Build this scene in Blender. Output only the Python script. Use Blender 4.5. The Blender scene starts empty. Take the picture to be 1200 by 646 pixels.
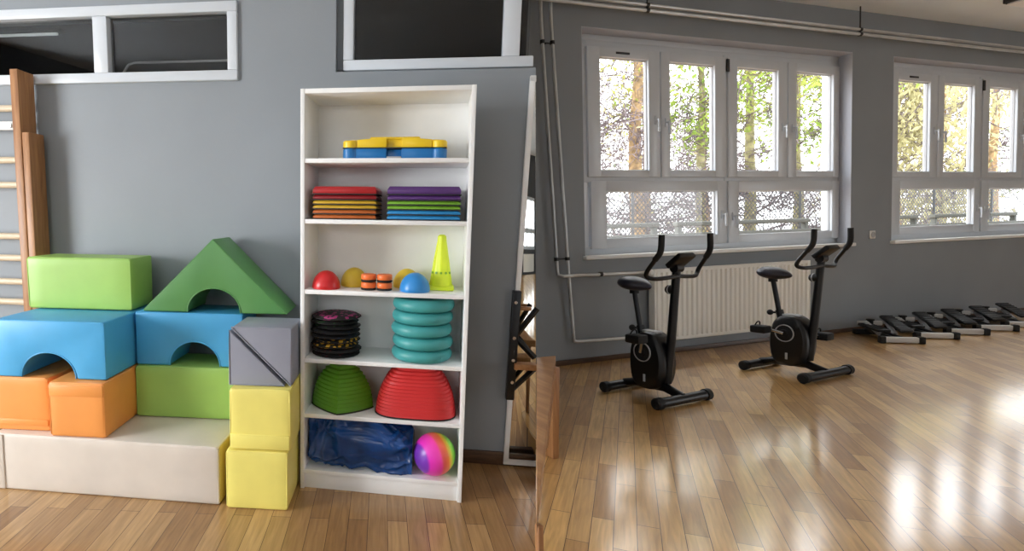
# Gym hall: foam blocks and bookcase against one wall, exercise bikes under the windows of the other.
import bpy, bmesh, math, random
from mathutils import Vector, Matrix, noise

random.seed(7)
SC = bpy.context.scene
COL = SC.collection
PI = math.pi

# ----------------------------------------------------------------------------------------------- materials
def lin(c):
    def f(u):
        u /= 255.0
        return u / 12.92 if u <= 0.04045 else ((u + 0.055) / 1.055) ** 2.4
    return (f(c[0]), f(c[1]), f(c[2]), 1.0)

def new_mat(name):
    m = bpy.data.materials.new(name)
    m.use_nodes = True
    nt = m.node_tree
    return m, nt, nt.nodes['Principled BSDF'], nt.nodes, nt.links

def mat(name, rgb, rough=0.5, metal=0.0, var=0.0, vscale=8.0, bump=0.0, bscale=40.0, coat=0.0, spec=0.5, detail=3.0):
    """Plain painted / plastic / fabric surface: colour with slight noise variation and a fine bump."""
    m, nt, b, N, L = new_mat(name)
    b.inputs['Base Color'].default_value = lin(rgb)
    b.inputs['Roughness'].default_value = rough
    b.inputs['Metallic'].default_value = metal
    b.inputs['Specular IOR Level'].default_value = spec
    if coat:
        b.inputs['Coat Weight'].default_value = coat
        b.inputs['Coat Roughness'].default_value = 0.15
    tc = N.new('ShaderNodeTexCoord')
    if var:
        n = N.new('ShaderNodeTexNoise'); n.inputs['Scale'].default_value = vscale; n.inputs['Detail'].default_value = detail
        L.new(tc.outputs['Object'], n.inputs['Vector'])
        r = N.new('ShaderNodeValToRGB')
        lo = [max(0, c * (1 - var)) for c in rgb]; hi = [min(255, c * (1 + var)) for c in rgb]
        r.color_ramp.elements[0].color = lin(lo); r.color_ramp.elements[0].position = 0.3
        r.color_ramp.elements[1].color = lin(hi); r.color_ramp.elements[1].position = 0.7
        L.new(n.outputs['Fac'], r.inputs['Fac']); L.new(r.outputs['Color'], b.inputs['Base Color'])
    if bump:
        n2 = N.new('ShaderNodeTexNoise'); n2.inputs['Scale'].default_value = bscale; n2.inputs['Detail'].default_value = 2
        L.new(tc.outputs['Object'], n2.inputs['Vector'])
        bp = N.new('ShaderNodeBump'); bp.inputs['Strength'].default_value = bump; bp.inputs['Distance'].default_value = 0.01
        L.new(n2.outputs['Fac'], bp.inputs['Height']); L.new(bp.outputs['Normal'], b.inputs['Normal'])
    return m

def floor_mat(name, yaw, board, length, c1, c2, gap, coat=0.3):
    """Varnished strip parquet: offset boards, each its own tone, wood grain along the board."""
    m, nt, b, N, L = new_mat(name)
    tc = N.new('ShaderNodeTexCoord')
    mp = N.new('ShaderNodeMapping'); mp.inputs['Rotation'].default_value = (0, 0, -yaw)
    L.new(tc.outputs['Object'], mp.inputs['Vector'])
    br = N.new('ShaderNodeTexBrick')
    br.offset = 0.37; br.offset_frequency = 2
    br.inputs['Scale'].default_value = 1.0
    br.inputs['Brick Width'].default_value = length; br.inputs['Row Height'].default_value = board
    br.inputs['Mortar Size'].default_value = 0.0013; br.inputs['Mortar Smooth'].default_value = 0.1
    br.inputs['Bias'].default_value = -0.1
    br.inputs['Color1'].default_value = lin(c1); br.inputs['Color2'].default_value = lin(c2); br.inputs['Mortar'].default_value = lin(gap)
    L.new(mp.outputs['Vector'], br.inputs['Vector'])
    mg = N.new('ShaderNodeMapping'); mg.inputs['Scale'].default_value = (2.2, 30, 1)
    L.new(mp.outputs['Vector'], mg.inputs['Vector'])
    ng = N.new('ShaderNodeTexNoise'); ng.inputs['Scale'].default_value = 2.0; ng.inputs['Detail'].default_value = 6; ng.inputs['Distortion'].default_value = 0.6
    L.new(mg.outputs['Vector'], ng.inputs['Vector'])
    rg = N.new('ShaderNodeValToRGB')
    rg.color_ramp.elements[0].position = 0.3; rg.color_ramp.elements[0].color = (0.72, 0.68, 0.62, 1)
    rg.color_ramp.elements[1].position = 0.7; rg.color_ramp.elements[1].color = (1.08, 1.06, 1.03, 1)
    L.new(ng.outputs['Fac'], rg.inputs['Fac'])
    nl = N.new('ShaderNodeTexNoise'); nl.inputs['Scale'].default_value = 0.9; nl.inputs['Detail'].default_value = 3
    L.new(mp.outputs['Vector'], nl.inputs['Vector'])
    rl = N.new('ShaderNodeValToRGB')
    rl.color_ramp.elements[0].position = 0.3; rl.color_ramp.elements[0].color = (0.82, 0.8, 0.78, 1)
    rl.color_ramp.elements[1].position = 0.75; rl.color_ramp.elements[1].color = (1.06, 1.06, 1.06, 1)
    L.new(nl.outputs['Fac'], rl.inputs['Fac'])
    m1 = N.new('ShaderNodeMix'); m1.data_type = 'RGBA'; m1.blend_type = 'MULTIPLY'; m1.inputs['Factor'].default_value = 1.0
    L.new(br.outputs['Color'], m1.inputs['A']); L.new(rg.outputs['Color'], m1.inputs['B'])
    m2 = N.new('ShaderNodeMix'); m2.data_type = 'RGBA'; m2.blend_type = 'MULTIPLY'; m2.inputs['Factor'].default_value = 1.0
    L.new(m1.outputs['Result'], m2.inputs['A']); L.new(rl.outputs['Color'], m2.inputs['B'])
    L.new(m2.outputs['Result'], b.inputs['Base Color'])
    rr = N.new('ShaderNodeMapRange'); rr.inputs['To Min'].default_value = 0.28; rr.inputs['To Max'].default_value = 0.4
    L.new(nl.outputs['Fac'], rr.inputs['Value']); L.new(rr.outputs['Result'], b.inputs['Roughness'])
    bp = N.new('ShaderNodeBump'); bp.inputs['Strength'].default_value = 0.35; bp.inputs['Distance'].default_value = 0.004
    nb = N.new('ShaderNodeTexNoise'); nb.inputs['Scale'].default_value = 9.0; nb.inputs['Detail'].default_value = 2
    L.new(mp.outputs['Vector'], nb.inputs['Vector'])
    ad = N.new('ShaderNodeMath'); ad.operation = 'ADD'
    sb = N.new('ShaderNodeMath'); sb.operation = 'MULTIPLY'; sb.inputs[1].default_value = -0.6
    L.new(br.outputs['Fac'], sb.inputs[0]); L.new(sb.outputs['Value'], ad.inputs[0]); L.new(nb.outputs['Fac'], ad.inputs[1])
    L.new(ad.outputs['Value'], bp.inputs['Height']); L.new(bp.outputs['Normal'], b.inputs['Normal'])
    b.inputs['Specular IOR Level'].default_value = 0.5
    b.inputs['Coat Weight'].default_value = coat; b.inputs['Coat Roughness'].default_value = 0.13; b.inputs['Coat IOR'].default_value = 1.7
    return m

def wood_mat(name, c1, c2, scale=(3, 40, 40), rough=0.45):
    m, nt, b, N, L = new_mat(name)
    tc = N.new('ShaderNodeTexCoord'); mp = N.new('ShaderNodeMapping'); mp.inputs['Scale'].default_value = scale
    L.new(tc.outputs['Object'], mp.inputs['Vector'])
    n = N.new('ShaderNodeTexNoise'); n.inputs['Scale'].default_value = 1.5; n.inputs['Detail'].default_value = 5; n.inputs['Distortion'].default_value = 0.5
    L.new(mp.outputs['Vector'], n.inputs['Vector'])
    r = N.new('ShaderNodeValToRGB')
    r.color_ramp.elements[0].position = 0.3; r.color_ramp.elements[0].color = lin(c1)
    r.color_ramp.elements[1].position = 0.7; r.color_ramp.elements[1].color = lin(c2)
    L.new(n.outputs['Fac'], r.inputs['Fac']); L.new(r.outputs['Color'], b.inputs['Base Color'])
    b.inputs['Roughness'].default_value = rough
    return m

def glass_mat(name, refl=0.10, tint=(1, 1, 1)):
    m, nt, b, N, L = new_mat(name)
    N.remove(b)
    out = N['Material Output']
    t = N.new('ShaderNodeBsdfTransparent'); t.inputs['Color'].default_value = (*tint, 1)
    g = N.new('ShaderNodeBsdfGlossy'); g.inputs['Roughness'].default_value = 0.02
    mx = N.new('ShaderNodeMixShader'); mx.inputs['Fac'].default_value = refl
    L.new(t.outputs['BSDF'], mx.inputs[1]); L.new(g.outputs['BSDF'], mx.inputs[2]); L.new(mx.outputs['Shader'], out.inputs['Surface'])
    return m

def ball_mat(name):
    """Rainbow play ball: bands across the ball's own axis."""
    m, nt, b, N, L = new_mat(name)
    tc = N.new('ShaderNodeTexCoord'); sp = N.new('ShaderNodeSeparateXYZ')
    L.new(tc.outputs['Object'], sp.inputs['Vector'])
    mr = N.new('ShaderNodeMapRange'); mr.inputs['From Min'].default_value = -0.104; mr.inputs['From Max'].default_value = 0.104
    L.new(sp.outputs['X'], mr.inputs['Value'])
    r = N.new('ShaderNodeValToRGB'); e = r.color_ramp.elements
    cols = [(0.0, (104, 48, 170)), (0.13, (124, 52, 180)), (0.17, (226, 48, 190)), (0.4, (250, 70, 180)), (0.46, (250, 104, 110)),
            (0.6, (250, 130, 60)), (0.64, (244, 190, 60)), (0.7, (226, 222, 70)), (0.76, (150, 222, 80)), (1.0, (90, 200, 90))]
    e[0].position = 0; e[0].color = lin(cols[0][1]); e[1].position = 1; e[1].color = lin(cols[-1][1])
    for p, c in cols[1:-1]:
        x = e.new(p); x.color = lin(c)
    L.new(mr.outputs['Result'], r.inputs['Fac']); L.new(r.outputs['Color'], b.inputs['Base Color'])
    b.inputs['Roughness'].default_value = 0.35
    return m

def disc_mat(name, dot, th=.28):
    """Black rubber disc with a coloured honeycomb of dots on it."""
    m, nt, b, N, L = new_mat(name)
    tc = N.new('ShaderNodeTexCoord'); v = N.new('ShaderNodeTexVoronoi'); v.inputs['Scale'].default_value = 42
    L.new(tc.outputs['Object'], v.inputs['Vector'])
    r = N.new('ShaderNodeValToRGB'); r.color_ramp.interpolation = 'CONSTANT'
    r.color_ramp.elements[0].color = lin(dot); r.color_ramp.elements[1].color = lin((22, 20, 22)); r.color_ramp.elements[1].position = th
    L.new(v.outputs['Distance'], r.inputs['Fac']); L.new(r.outputs['Color'], b.inputs['Base Color'])
    b.inputs['Roughness'].default_value = 0.6
    return m

def leaf_mat(name, c1, c2):
    """Thin leaves: part of the light passes through them."""
    m, nt, b, N, L = new_mat(name); N.remove(b)
    tc = N.new('ShaderNodeTexCoord'); n = N.new('ShaderNodeTexNoise'); n.inputs['Scale'].default_value = 2.5
    L.new(tc.outputs['Object'], n.inputs['Vector'])
    r = N.new('ShaderNodeValToRGB'); r.color_ramp.elements[0].position = .35; r.color_ramp.elements[1].position = .65
    r.color_ramp.elements[0].color = lin(c1); r.color_ramp.elements[1].color = lin(c2)
    L.new(n.outputs['Fac'], r.inputs['Fac'])
    d = N.new('ShaderNodeBsdfDiffuse'); t = N.new('ShaderNodeBsdfTranslucent'); mx = N.new('ShaderNodeMixShader'); mx.inputs['Fac'].default_value = .5
    L.new(r.outputs['Color'], d.inputs['Color']); L.new(r.outputs['Color'], t.inputs['Color'])
    L.new(d.outputs['BSDF'], mx.inputs[1]); L.new(t.outputs['BSDF'], mx.inputs[2]); L.new(mx.outputs['Shader'], N['Material Output'].inputs['Surface'])
    return m

M = {}
M['wall_dim'] = mat('low_bounce_wall_paint', (70, 73, 76), 0.7)  # walls out of view, darkened to cut the light they bounce
M['wall'] = mat('wall_paint', (138, 144, 149), 0.6, var=0.03, vscale=1.2, bump=0.05, bscale=90)
M['ceiling'] = mat('ceiling_paint', (238, 246, 255), 0.8, var=0.02, vscale=1)
M['white'] = mat('white_lacquer', (240, 241, 240), 0.38, var=0.015, vscale=6)
M['pvc'] = mat('white_window_plastic', (208, 214, 220), 0.3)
M['reveal_light'] = mat('daylit_reveal_tone', (186, 190, 200), 0.6)  # paler than the wall: daylight on the niche sides put into the colour
M['gasket'] = mat('dark_gasket', (45, 46, 48), 0.6)
M['render'] = mat('white_outdoor_plaster', (235, 236, 236), 0.9, bump=0.2, bscale=60)
M['floor_l'] = floor_mat('oak_strip_floor', PI / 2 + 0.03, 0.088, 0.62, (198, 162, 114), (150, 112, 70), (84, 58, 36))
M['floor_r'] = floor_mat('pale_oak_strip_floor', math.radians(46.6), 0.078, 0.55, (242, 198, 130), (190, 142, 80), (84, 56, 30), 1.0)
M['skirt'] = wood_mat('dark_wood_skirting', (62, 44, 32), (96, 70, 50), (4, 30, 30))
M['glass'] = glass_mat('window_glass', 0.02)
M['dark_glass'] = glass_mat('dim_glass', 0.035, (0.75, 0.75, 0.75))
M['tube'] = mat('tube_reflection_glow', (235, 240, 240), .5); _b = M['tube'].node_tree.nodes['Principled BSDF']; _b.inputs['Emission Color'].default_value = (.9, 1, .97, 1); _b.inputs['Emission Strength'].default_value = .45  # weak glow imitates a tube's reflection in the glass
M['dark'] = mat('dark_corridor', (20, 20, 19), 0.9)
M['black'] = mat('black_plastic', (12, 12, 14), 0.45, var=0.1, vscale=20)
M['blackmetal'] = mat('black_powder_coat', (11, 12, 15), 0.38, spec=0.4)
M['rubber'] = mat('black_rubber', (14, 14, 15), 0.7)
M['steel'] = mat('brushed_steel', (190, 190, 190), 0.25, metal=1.0)
M['galv'] = mat('galvanised_pipe', (205, 208, 208), 0.32, metal=0.35, var=0.06, vscale=5)
M['silver'] = mat('silver_plastic', (175, 177, 180), 0.35)
M['lightbar'] = mat('pale_grey_plastic', (205, 205, 204), 0.4)
M['navy'] = mat('navy_black_vinyl', (34, 34, 48), 0.4)
M['rad'] = mat('cream_radiator_enamel', (240, 240, 234), 0.4)
M['wood_bar'] = wood_mat('brown_varnished_wood', (140, 94, 56), (176, 126, 80), (40, 40, 3))
M['wood_rung'] = wood_mat('pale_beech', (196, 178, 150), (220, 204, 178), (3, 40, 40))
M['wood_bench'] = wood_mat('golden_pine', (152, 104, 62), (186, 138, 90), (20, 3, 20))
M['mirror'] = mat('mirror_silver', (235, 238, 236), 0.02, metal=1.0)
FO = dict(rough=0.42, var=0.025, vscale=5, bump=0.12, bscale=7)
M['f_blue'] = mat('blue_foam_vinyl', (72, 162, 212), **FO)
M['f_lime'] = mat('lime_foam_vinyl', (156, 196, 98), **FO)
M['f_green'] = mat('green_foam_vinyl', (86, 140, 78), **FO)
M['f_orange'] = mat('orange_foam_vinyl', (236, 154, 78), **FO)
M['f_beige'] = mat('beige_foam_vinyl', (212, 202, 190), **FO)
M['f_yellow'] = mat('yellow_foam_vinyl', (240, 227, 122), **FO)
M['f_grey'] = mat('grey_foam_vinyl', (144, 147, 160), **FO)
M['f_seam'] = mat('mustard_seam_cloth', (196, 172, 92), 0.8)
M['p_yellow'] = mat('yellow_plastic', (236, 200, 32), 0.35)
M['p_blue'] = mat('blue_plastic', (28, 112, 176), 0.35)
M['p_red'] = mat('red_plastic', (176, 34, 38), 0.35)
M['p_dred'] = mat('dark_red_plastic', (140, 26, 32), 0.4)
M['p_orange'] = mat('burnt_orange_plastic', (196, 104, 48), 0.4)
M['p_gold'] = mat('golden_plastic', (222, 176, 50), 0.4)
M['p_purple'] = mat('purple_plastic', (84, 48, 112), 0.4)
M['p_lime'] = mat('lime_plastic', (122, 176, 52), 0.4)
M['p_sky'] = mat('sky_blue_plastic', (48, 140, 200), 0.4)
M['b_red'] = mat('red_rubber_ball', (204, 36, 40), 0.32)
M['b_yellow'] = mat('yellow_rubber_ball', (226, 196, 62), 0.4)
M['b_blue'] = mat('blue_rubber_ball', (50, 140, 212), 0.32)
M['puck'] = mat('orange_disc_plastic', (240, 118, 56), 0.4)
M['cone'] = mat('neon_yellow_plastic', (220, 238, 40), 0.4)
M['turq'] = mat('turquoise_rubber', (66, 156, 156), 0.42, bump=0.06, bscale=60)
M['h_green'] = mat('green_rubber_stone', (82, 140, 28), 0.45)
M['h_red'] = mat('red_rubber_stone', (204, 46, 48), 0.45)
M['bag'] = mat('blue_polythene', (12, 62, 122), 0.24, var=0.15, vscale=9, bump=0.25, bscale=26)
M['ball'] = ball_mat('rainbow_ball_vinyl')
M['d_pink'] = disc_mat('black_disc_pink_dots', (170, 58, 118), .42)
M['d_green'] = disc_mat('black_disc_green_dots', (40, 70, 36))
M['d_blue'] = disc_mat('black_disc_blue_dots', (26, 36, 62))
M['d_yellow'] = disc_mat('black_disc_yellow_dots', (216, 168, 50), .45)
M['d_red'] = disc_mat('black_disc_red_dots', (84, 28, 34))
M['bark'] = mat('brown_bark', (146, 122, 88), 0.9, var=0.25, vscale=12, bump=0.8, bscale=20)
M['bark2'] = mat('grey_green_bark', (138, 132, 96), 0.9, var=0.25, vscale=12, bump=0.8, bscale=20)
M['twig'] = mat('grey_brown_twigs', (122, 110, 112), 0.9)
M['leaf_y'] = leaf_mat('yellow_green_leaves', (150, 152, 80), (190, 194, 108))
M['leaf_g'] = leaf_mat('fresh_green_leaves', (128, 154, 72), (176, 194, 98))
M['leaf_p'] = leaf_mat('pale_straw_leaves', (172, 166, 124), (204, 198, 156))
M['leaf_d'] = leaf_mat('dark_green_leaves', (112, 124, 94), (150, 160, 120))
M['ground'] = mat('pale_dry_ground', (196, 192, 182), 0.95, var=0.12, vscale=1.2)
M['fence'] = mat('grey_fence_wire', (78, 80, 82), 0.5)
M['rail'] = mat('grey_concrete_rail', (112, 114, 108), 0.8)
M['lamp'] = mat('lamp_diffuser', (240, 240, 236), 0.5)

# ----------------------------------------------------------------------------------------------- mesh building
class G:
    """Collects shapes into one bmesh; build() links it as ONE mesh object."""
    def __init__(s): s.bm = bmesh.new()
    def add(s, bm, mtx=None):
        if mtx is not None: bm.transform(mtx)
        me = bpy.data.meshes.new('t'); bm.to_mesh(me); bm.free()
        s.bm.from_mesh(me); bpy.data.meshes.remove(me); return s
    def box(s, x0, x1, y0, y1, z0, z1, bev=0.0, seg=2, mtx=None):
        b = bmesh.new(); bmesh.ops.create_cube(b, size=1)
        for v in b.verts:
            v.co = Vector((x0 + (v.co.x + .5) * (x1 - x0), y0 + (v.co.y + .5) * (y1 - y0), z0 + (v.co.z + .5) * (z1 - z0)))
        if bev: bmesh.ops.bevel(b, geom=b.edges[:], offset=bev, segments=seg, profile=.5, affect='EDGES')
        return s.add(b, mtx)
    def prism(s, pts, y0, y1, bev=0.0, seg=2, mtx=None, ang=30):
        """Polygon in x-z extruded along y."""
        b = bmesh.new()
        f = [b.verts.new((p[0], y0, p[1])) for p in pts]
        k = [b.verts.new((p[0], y1, p[1])) for p in pts]
        n = len(pts)
        b.faces.new(f); b.faces.new(k[::-1])
        for i in range(n):
            j = (i + 1) % n
            b.faces.new((f[j], f[i], k[i], k[j]))
        bmesh.ops.recalc_face_normals(b, faces=b.faces[:])
        if bev:
            es = [e for e in b.edges if len(e.link_faces) == 2 and e.calc_face_angle(0) > math.radians(ang)]
            bmesh.ops.bevel(b, geom=es, offset=bev, segments=seg, profile=.5, affect='EDGES', clamp_overlap=True)
        bmesh.ops.triangulate(b, faces=[q for q in b.faces if len(q.verts) > 4])
        return s.add(b, mtx)
    def plate(s, pts, z0, z1, mtx=None, bev=0.0):
        """Polygon in x-y extruded along z."""
        R = Matrix(((1, 0, 0, 0), (0, 0, 1, 0), (0, 1, 0, 0), (0, 0, 0, 1)))
        b = bmesh.new(); 
        f = [b.verts.new((p[0], p[1], z0)) for p in pts]; k = [b.verts.new((p[0], p[1], z1)) for p in pts]
        n = len(pts); b.faces.new(f[::-1]); b.faces.new(k)
        for i in range(n):
            j = (i + 1) % n; b.faces.new((f[i], f[j], k[j], k[i]))
        bmesh.ops.recalc_face_normals(b, faces=b.faces[:])
        if bev: bmesh.ops.bevel(b, geom=b.edges[:], offset=bev, segments=2, profile=.5, affect='EDGES')
        return s.add(b, mtx)
    def tube(s, pts, r, seg=12, mtx=None, caps=True):
        """Round tube along a polyline; r is a number or one radius per point."""
        P = [Vector(p) for p in pts]; n = len(P)
        rs = r if isinstance(r, (list, tuple)) else [r] * n
        b = bmesh.new(); rings = []
        t0 = (P[1] - P[0]).normalized()
        up = Vector((0, 0, 1)) if abs(t0.z) < .9 else Vector((1, 0, 0))
        nrm = t0.cross(up).normalized()
        for i in range(n):
            t = (P[min(i + 1, n - 1)] - P[max(i - 1, 0)]).normalized()
            nrm = (nrm - t * nrm.dot(t)).normalized(); bn = t.cross(nrm)
            rings.append([b.verts.new(P[i] + (nrm * math.cos(a) + bn * math.sin(a)) * rs[i]) for a in (2 * PI * k / seg for k in range(seg))])
        for i in range(n - 1):
            for k in range(seg):
                q = (k + 1) % seg
                b.faces.new((rings[i][k], rings[i][q], rings[i + 1][q], rings[i + 1][k]))
        if caps:
            b.faces.new(rings[0][::-1]); b.faces.new(rings[-1])
        return s.add(b, mtx)
    def loft(s, prof, plan=None, seg=48, mtx=None):
        """Rings of (radius, z) around z; plan(angle) scales the radius."""
        b = bmesh.new(); rings = []
        for r, z in prof:
            if r < 1e-5: rings.append([b.verts.new((0, 0, z))]); continue
            rings.append([b.verts.new((r * (plan(a) if plan else 1) * math.cos(a), r * (plan(a) if plan else 1) * math.sin(a), z)) for a in (2 * PI * k / seg for k in range(seg))])
        for A, B_ in zip(rings, rings[1:]):
            for k in range(seg):
                q = (k + 1) % seg
                if len(A) == 1 and len(B_) == 1: continue
                if len(A) == 1: b.faces.new((A[0], B_[k], B_[q]))
                elif len(B_) == 1: b.faces.new((A[k], A[q], B_[0]))
                else: b.faces.new((A[k], A[q], B_[q], B_[k]))
        for R in (rings[0], rings[-1]):
            if len(R) > 1: b.faces.new(R)
        bmesh.ops.recalc_face_normals(b, faces=b.faces[:])
        return s.add(b, mtx)
    def sphere(s, c, r, sc=(1, 1, 1), u=24, v=16):
        b = bmesh.new(); bmesh.ops.create_uvsphere(b, u_segments=u, v_segments=v, radius=r)
        return s.add(b, Matrix.Translation(c) @ Matrix.Diagonal((*sc, 1)))
    def build(s, name, m, parent=None, loc=None, rot=None, ang=38):
        ca = math.radians(ang)
        for f in s.bm.faces: f.smooth = True
        for e in s.bm.edges:
            if len(e.link_faces) != 2 or e.calc_face_angle(0) > ca: e.smooth = False
        me = bpy.data.meshes.new(name); s.bm.to_mesh(me); s.bm.free()
        me.materials.append(m)
        o = bpy.data.objects.new(name, me); COL.objects.link(o)
        if loc is not None: o.location = loc
        if rot is not None: o.rotation_euler = rot
        if parent is not None: o.parent = parent
        return o

def tag(o, label=None, cat=None, group=None, kind=None):
    if label: o['label'] = label
    if cat: o['category'] = cat
    if group: o['group'] = group
    if kind: o['kind'] = kind
    return o

LEFT_WALL = []       # things standing at or hung on the bookcase wall
SHELF = []           # the bookcase and what is in it
RIGHT = []          # top-level objects that belong to the window wall's part of the hall
def thing(name, label, cat, loc=(0, 0, 0), rz=0.0, group=None, right=False):
    o = bpy.data.objects.new(name, None); COL.objects.link(o)
    o.location = loc; o.rotation_euler = (0, 0, rz); o.empty_display_size = 0.1
    tag(o, label, cat, group)
    if right: RIGHT.append(o)
    return o
def struct(o, right=False, label=None, cat=None):
    tag(o, label, cat, None, 'structure')
    if right: RIGHT.append(o)
    return o
def R(o):
    RIGHT.append(o); return o

T = Matrix.Translation
def RZ(a): return Matrix.Rotation(a, 4, 'Z')
def RX(a): return Matrix.Rotation(a, 4, 'X')
def RY(a): return Matrix.Rotation(a, 4, 'Y')

# window side fitted to the image: tilted, about 21 degrees to the bookcase wall
MR = Matrix(((0.93331, -0.35466, -0.05605), (0.35766, 0.93205, 0.05792), (0.0317, -0.07411, 0.99675))).to_quaternion().to_matrix().to_4x4()
MR.translation = Vector((2.8082, 2.4831, 0.1217))

# =============================================================================================== BOOKCASE WALL SIDE
WY = 0.46                       # face of the bookcase wall
def end_x(z): return 1.261 - 0.0507 * z     # end of the bookcase wall, cut leaning along the image seam's line of sight

g = G()
g.box(-4.9, 18, -5.8, 8, -0.05, 0.0)
struct(g.build('floor', M['floor_l']))

g = G()
def wp(x0, x1, z0, z1, free=False):
    if free: g.prism([(x0, z0), (end_x(z0), z0), (end_x(z1), z1), (x0, z1)], WY, WY + .12)
    else: g.prism([(x0, z0), (x1, z0), (x1, z1), (x0, z1)], WY, WY + .12)
wp(-4.7, -2.78, 0, 4.4); wp(-2.78, -.46, 0, 2.12); wp(-2.78, -.46, 2.47, 4.4); wp(-.46, .114, 0, 4.4)
wp(.114, 0, 0, 2.135, True); wp(.114, 0, 2.64, 4.4, True)
g.box(.1, .165, WY + .055, WY + .119, 2.13, 2.7); g.prism([(.1, 2.12), (end_x(2.12), 2.12), (end_x(2.16), 2.16), (.1, 2.16)], WY + .055, WY + .119)
struct(g.build('wall_left', M['wall']))

g = G()
g.box(0.83, 1.27, WY - .018, WY, 0, .075, .004); g.box(-3.3, -1.5, WY - .018, WY, 0, .075, .004)
struct(g.build('baseboard_left', M['skirt']))

# dim corridor seen through the high windows
g = G()
g.box(-3.4, 1.1, 1.25, 1.28, 1.9, 2.9); g.box(-3.4, 1.1, WY + .12, 1.28, 1.87, 1.9); g.box(-3.4, 1.1, WY + .12, 1.28, 2.9, 2.93)
g.box(1.08, 1.12, WY + .12, 2.05, 0, 4.4); g.box(-3.43, -3.4, WY - .02, 1.28, 1.87, 2.93)
struct(g.build('wall_corridor', M['dark']))
tl = thing('tube_reflection', 'slim glowing bar imitating a tube light reflected in the high window above the wall bars', 'light', (-2.55, 1.05, 2.58))  # added bar behind the pane, stands for a reflection in it
G().box(-.62, .62, -.01, .01, -.006, .01, .003).build('tube', M['tube'], tl)
G().box(-.66, .66, -.03, .03, .01, .03, .004).build('housing', M['gasket'], tl)
pr_ = G().tube([(-1.27, .68, 2.17), (-1.2, .68, 2.262), (-1.16, .68, 2.272), (-.3, .68, 2.272)], .007, 8).build('corridor_pipe', M['lightbar'])
tag(pr_, 'thin grey pipe in the dark room behind the high window left of the bookcase', 'pipe')

def high_window(name, x0, x1, z0, z1, y, mull, free, fw=.055):
    """White fixed frame with dark panes; mull lists the mullion centres."""
    root = bpy.data.objects.new(name, None); COL.objects.link(root); root.location = (x0, y, z0); struct(root)
    def q(gx, a, b, c, d, y0, y1):
        if free and b >= x1 - 1e-6: gx.prism([(a, c), (end_x(c + z0) - x0 - .003, c), (end_x(d + z0) - x0 - .003, d), (a, d)], y0, y1)
        else: gx.box(a, b, y0, y1, c, d, .006)
    W, H = x1 - x0, z1 - z0
    f = G()
    q(f, 0, W, 0, fw, -.02, .05); q(f, 0, W, H - fw, H, -.02, .05)
    f.box(0, fw, -.02, .05, fw, H - fw, .004)
    if not free: f.box(W - fw, W, -.02, .05, fw, H - fw, .004)
    for m_ in mull: f.box(m_ - x0 - fw * .78, m_ - x0 + fw * .78, -.018, .05, fw, H - fw, .004)
    f.build('window_frame', M['pvc'], root)
    xs = [fw] + [m_ - x0 for m_ in mull] + [W - (0.02 if free else fw)]
    for a, b in zip(xs, xs[1:]):
        G().box(a, b, .02, .026, fw, H - fw).build('pane', M['dark_glass'], root)
    return root
high_window('window_1', -2.8, -.428, 2.1, 2.515, WY, [-2.05, -1.228], False)
high_window('window_2', .15, end_x(2.3), 2.148, 2.62, WY + .045, [1.03], True)

# --- wall bars
wb = thing('wall_bars', 'wooden gymnastic wall bars beside the foam blocks, under the high window', 'wall bars', (-1.655, WY, 0))
g = G(); g.box(-.03, .018, -.155, -.03, 0, 2.15, .004); g.build('upright', M['wood_bar'], wb)
g = G(); g.box(.018, .062, -.15, -.03, 0, 1.81, .004); g.build('side_plank', M['wood_bar'], wb)
g = G(); g.box(-1.0, -.95, -.155, -.03, 0, 2.15, .004); g.build('upright', M['wood_bar'], wb)
for z in (1.953, 1.663, 1.521, 1.224, 1.096, .955, .834, .69, .55, .41, .27, .13):
    G().tube([(-.95, -.08, z), (-.03, -.08, z)], [.019, .019], 14, T((0, 0, 0))).build('rung', M['wood_rung'], wb)
br = G().box(-.95, -.03, -.1, -.085, 1.83, 1.878, .003).build('steel_strap', M['white'], wb)
G().tube([(-.09, -.1, 1.854), (-.09, -.112, 1.854)], .014, 12).build('bolt', M['steel'], br)
for a_, b_, c_ in ((-.03, .018, 1.6), (-.03, .018, .3), (-1, -.95, 1.95)): G().box(a_ + .005, b_ - .012, -.03, -.001, c_, c_ + .07).build('wall_bracket', M['steel'], wb)

# --- foam blocks -------------------------------------------------------------------------------
def puff(o, amt=.006):
    """Soft-filled look: subdivide and bulge a little."""
    return o

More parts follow.
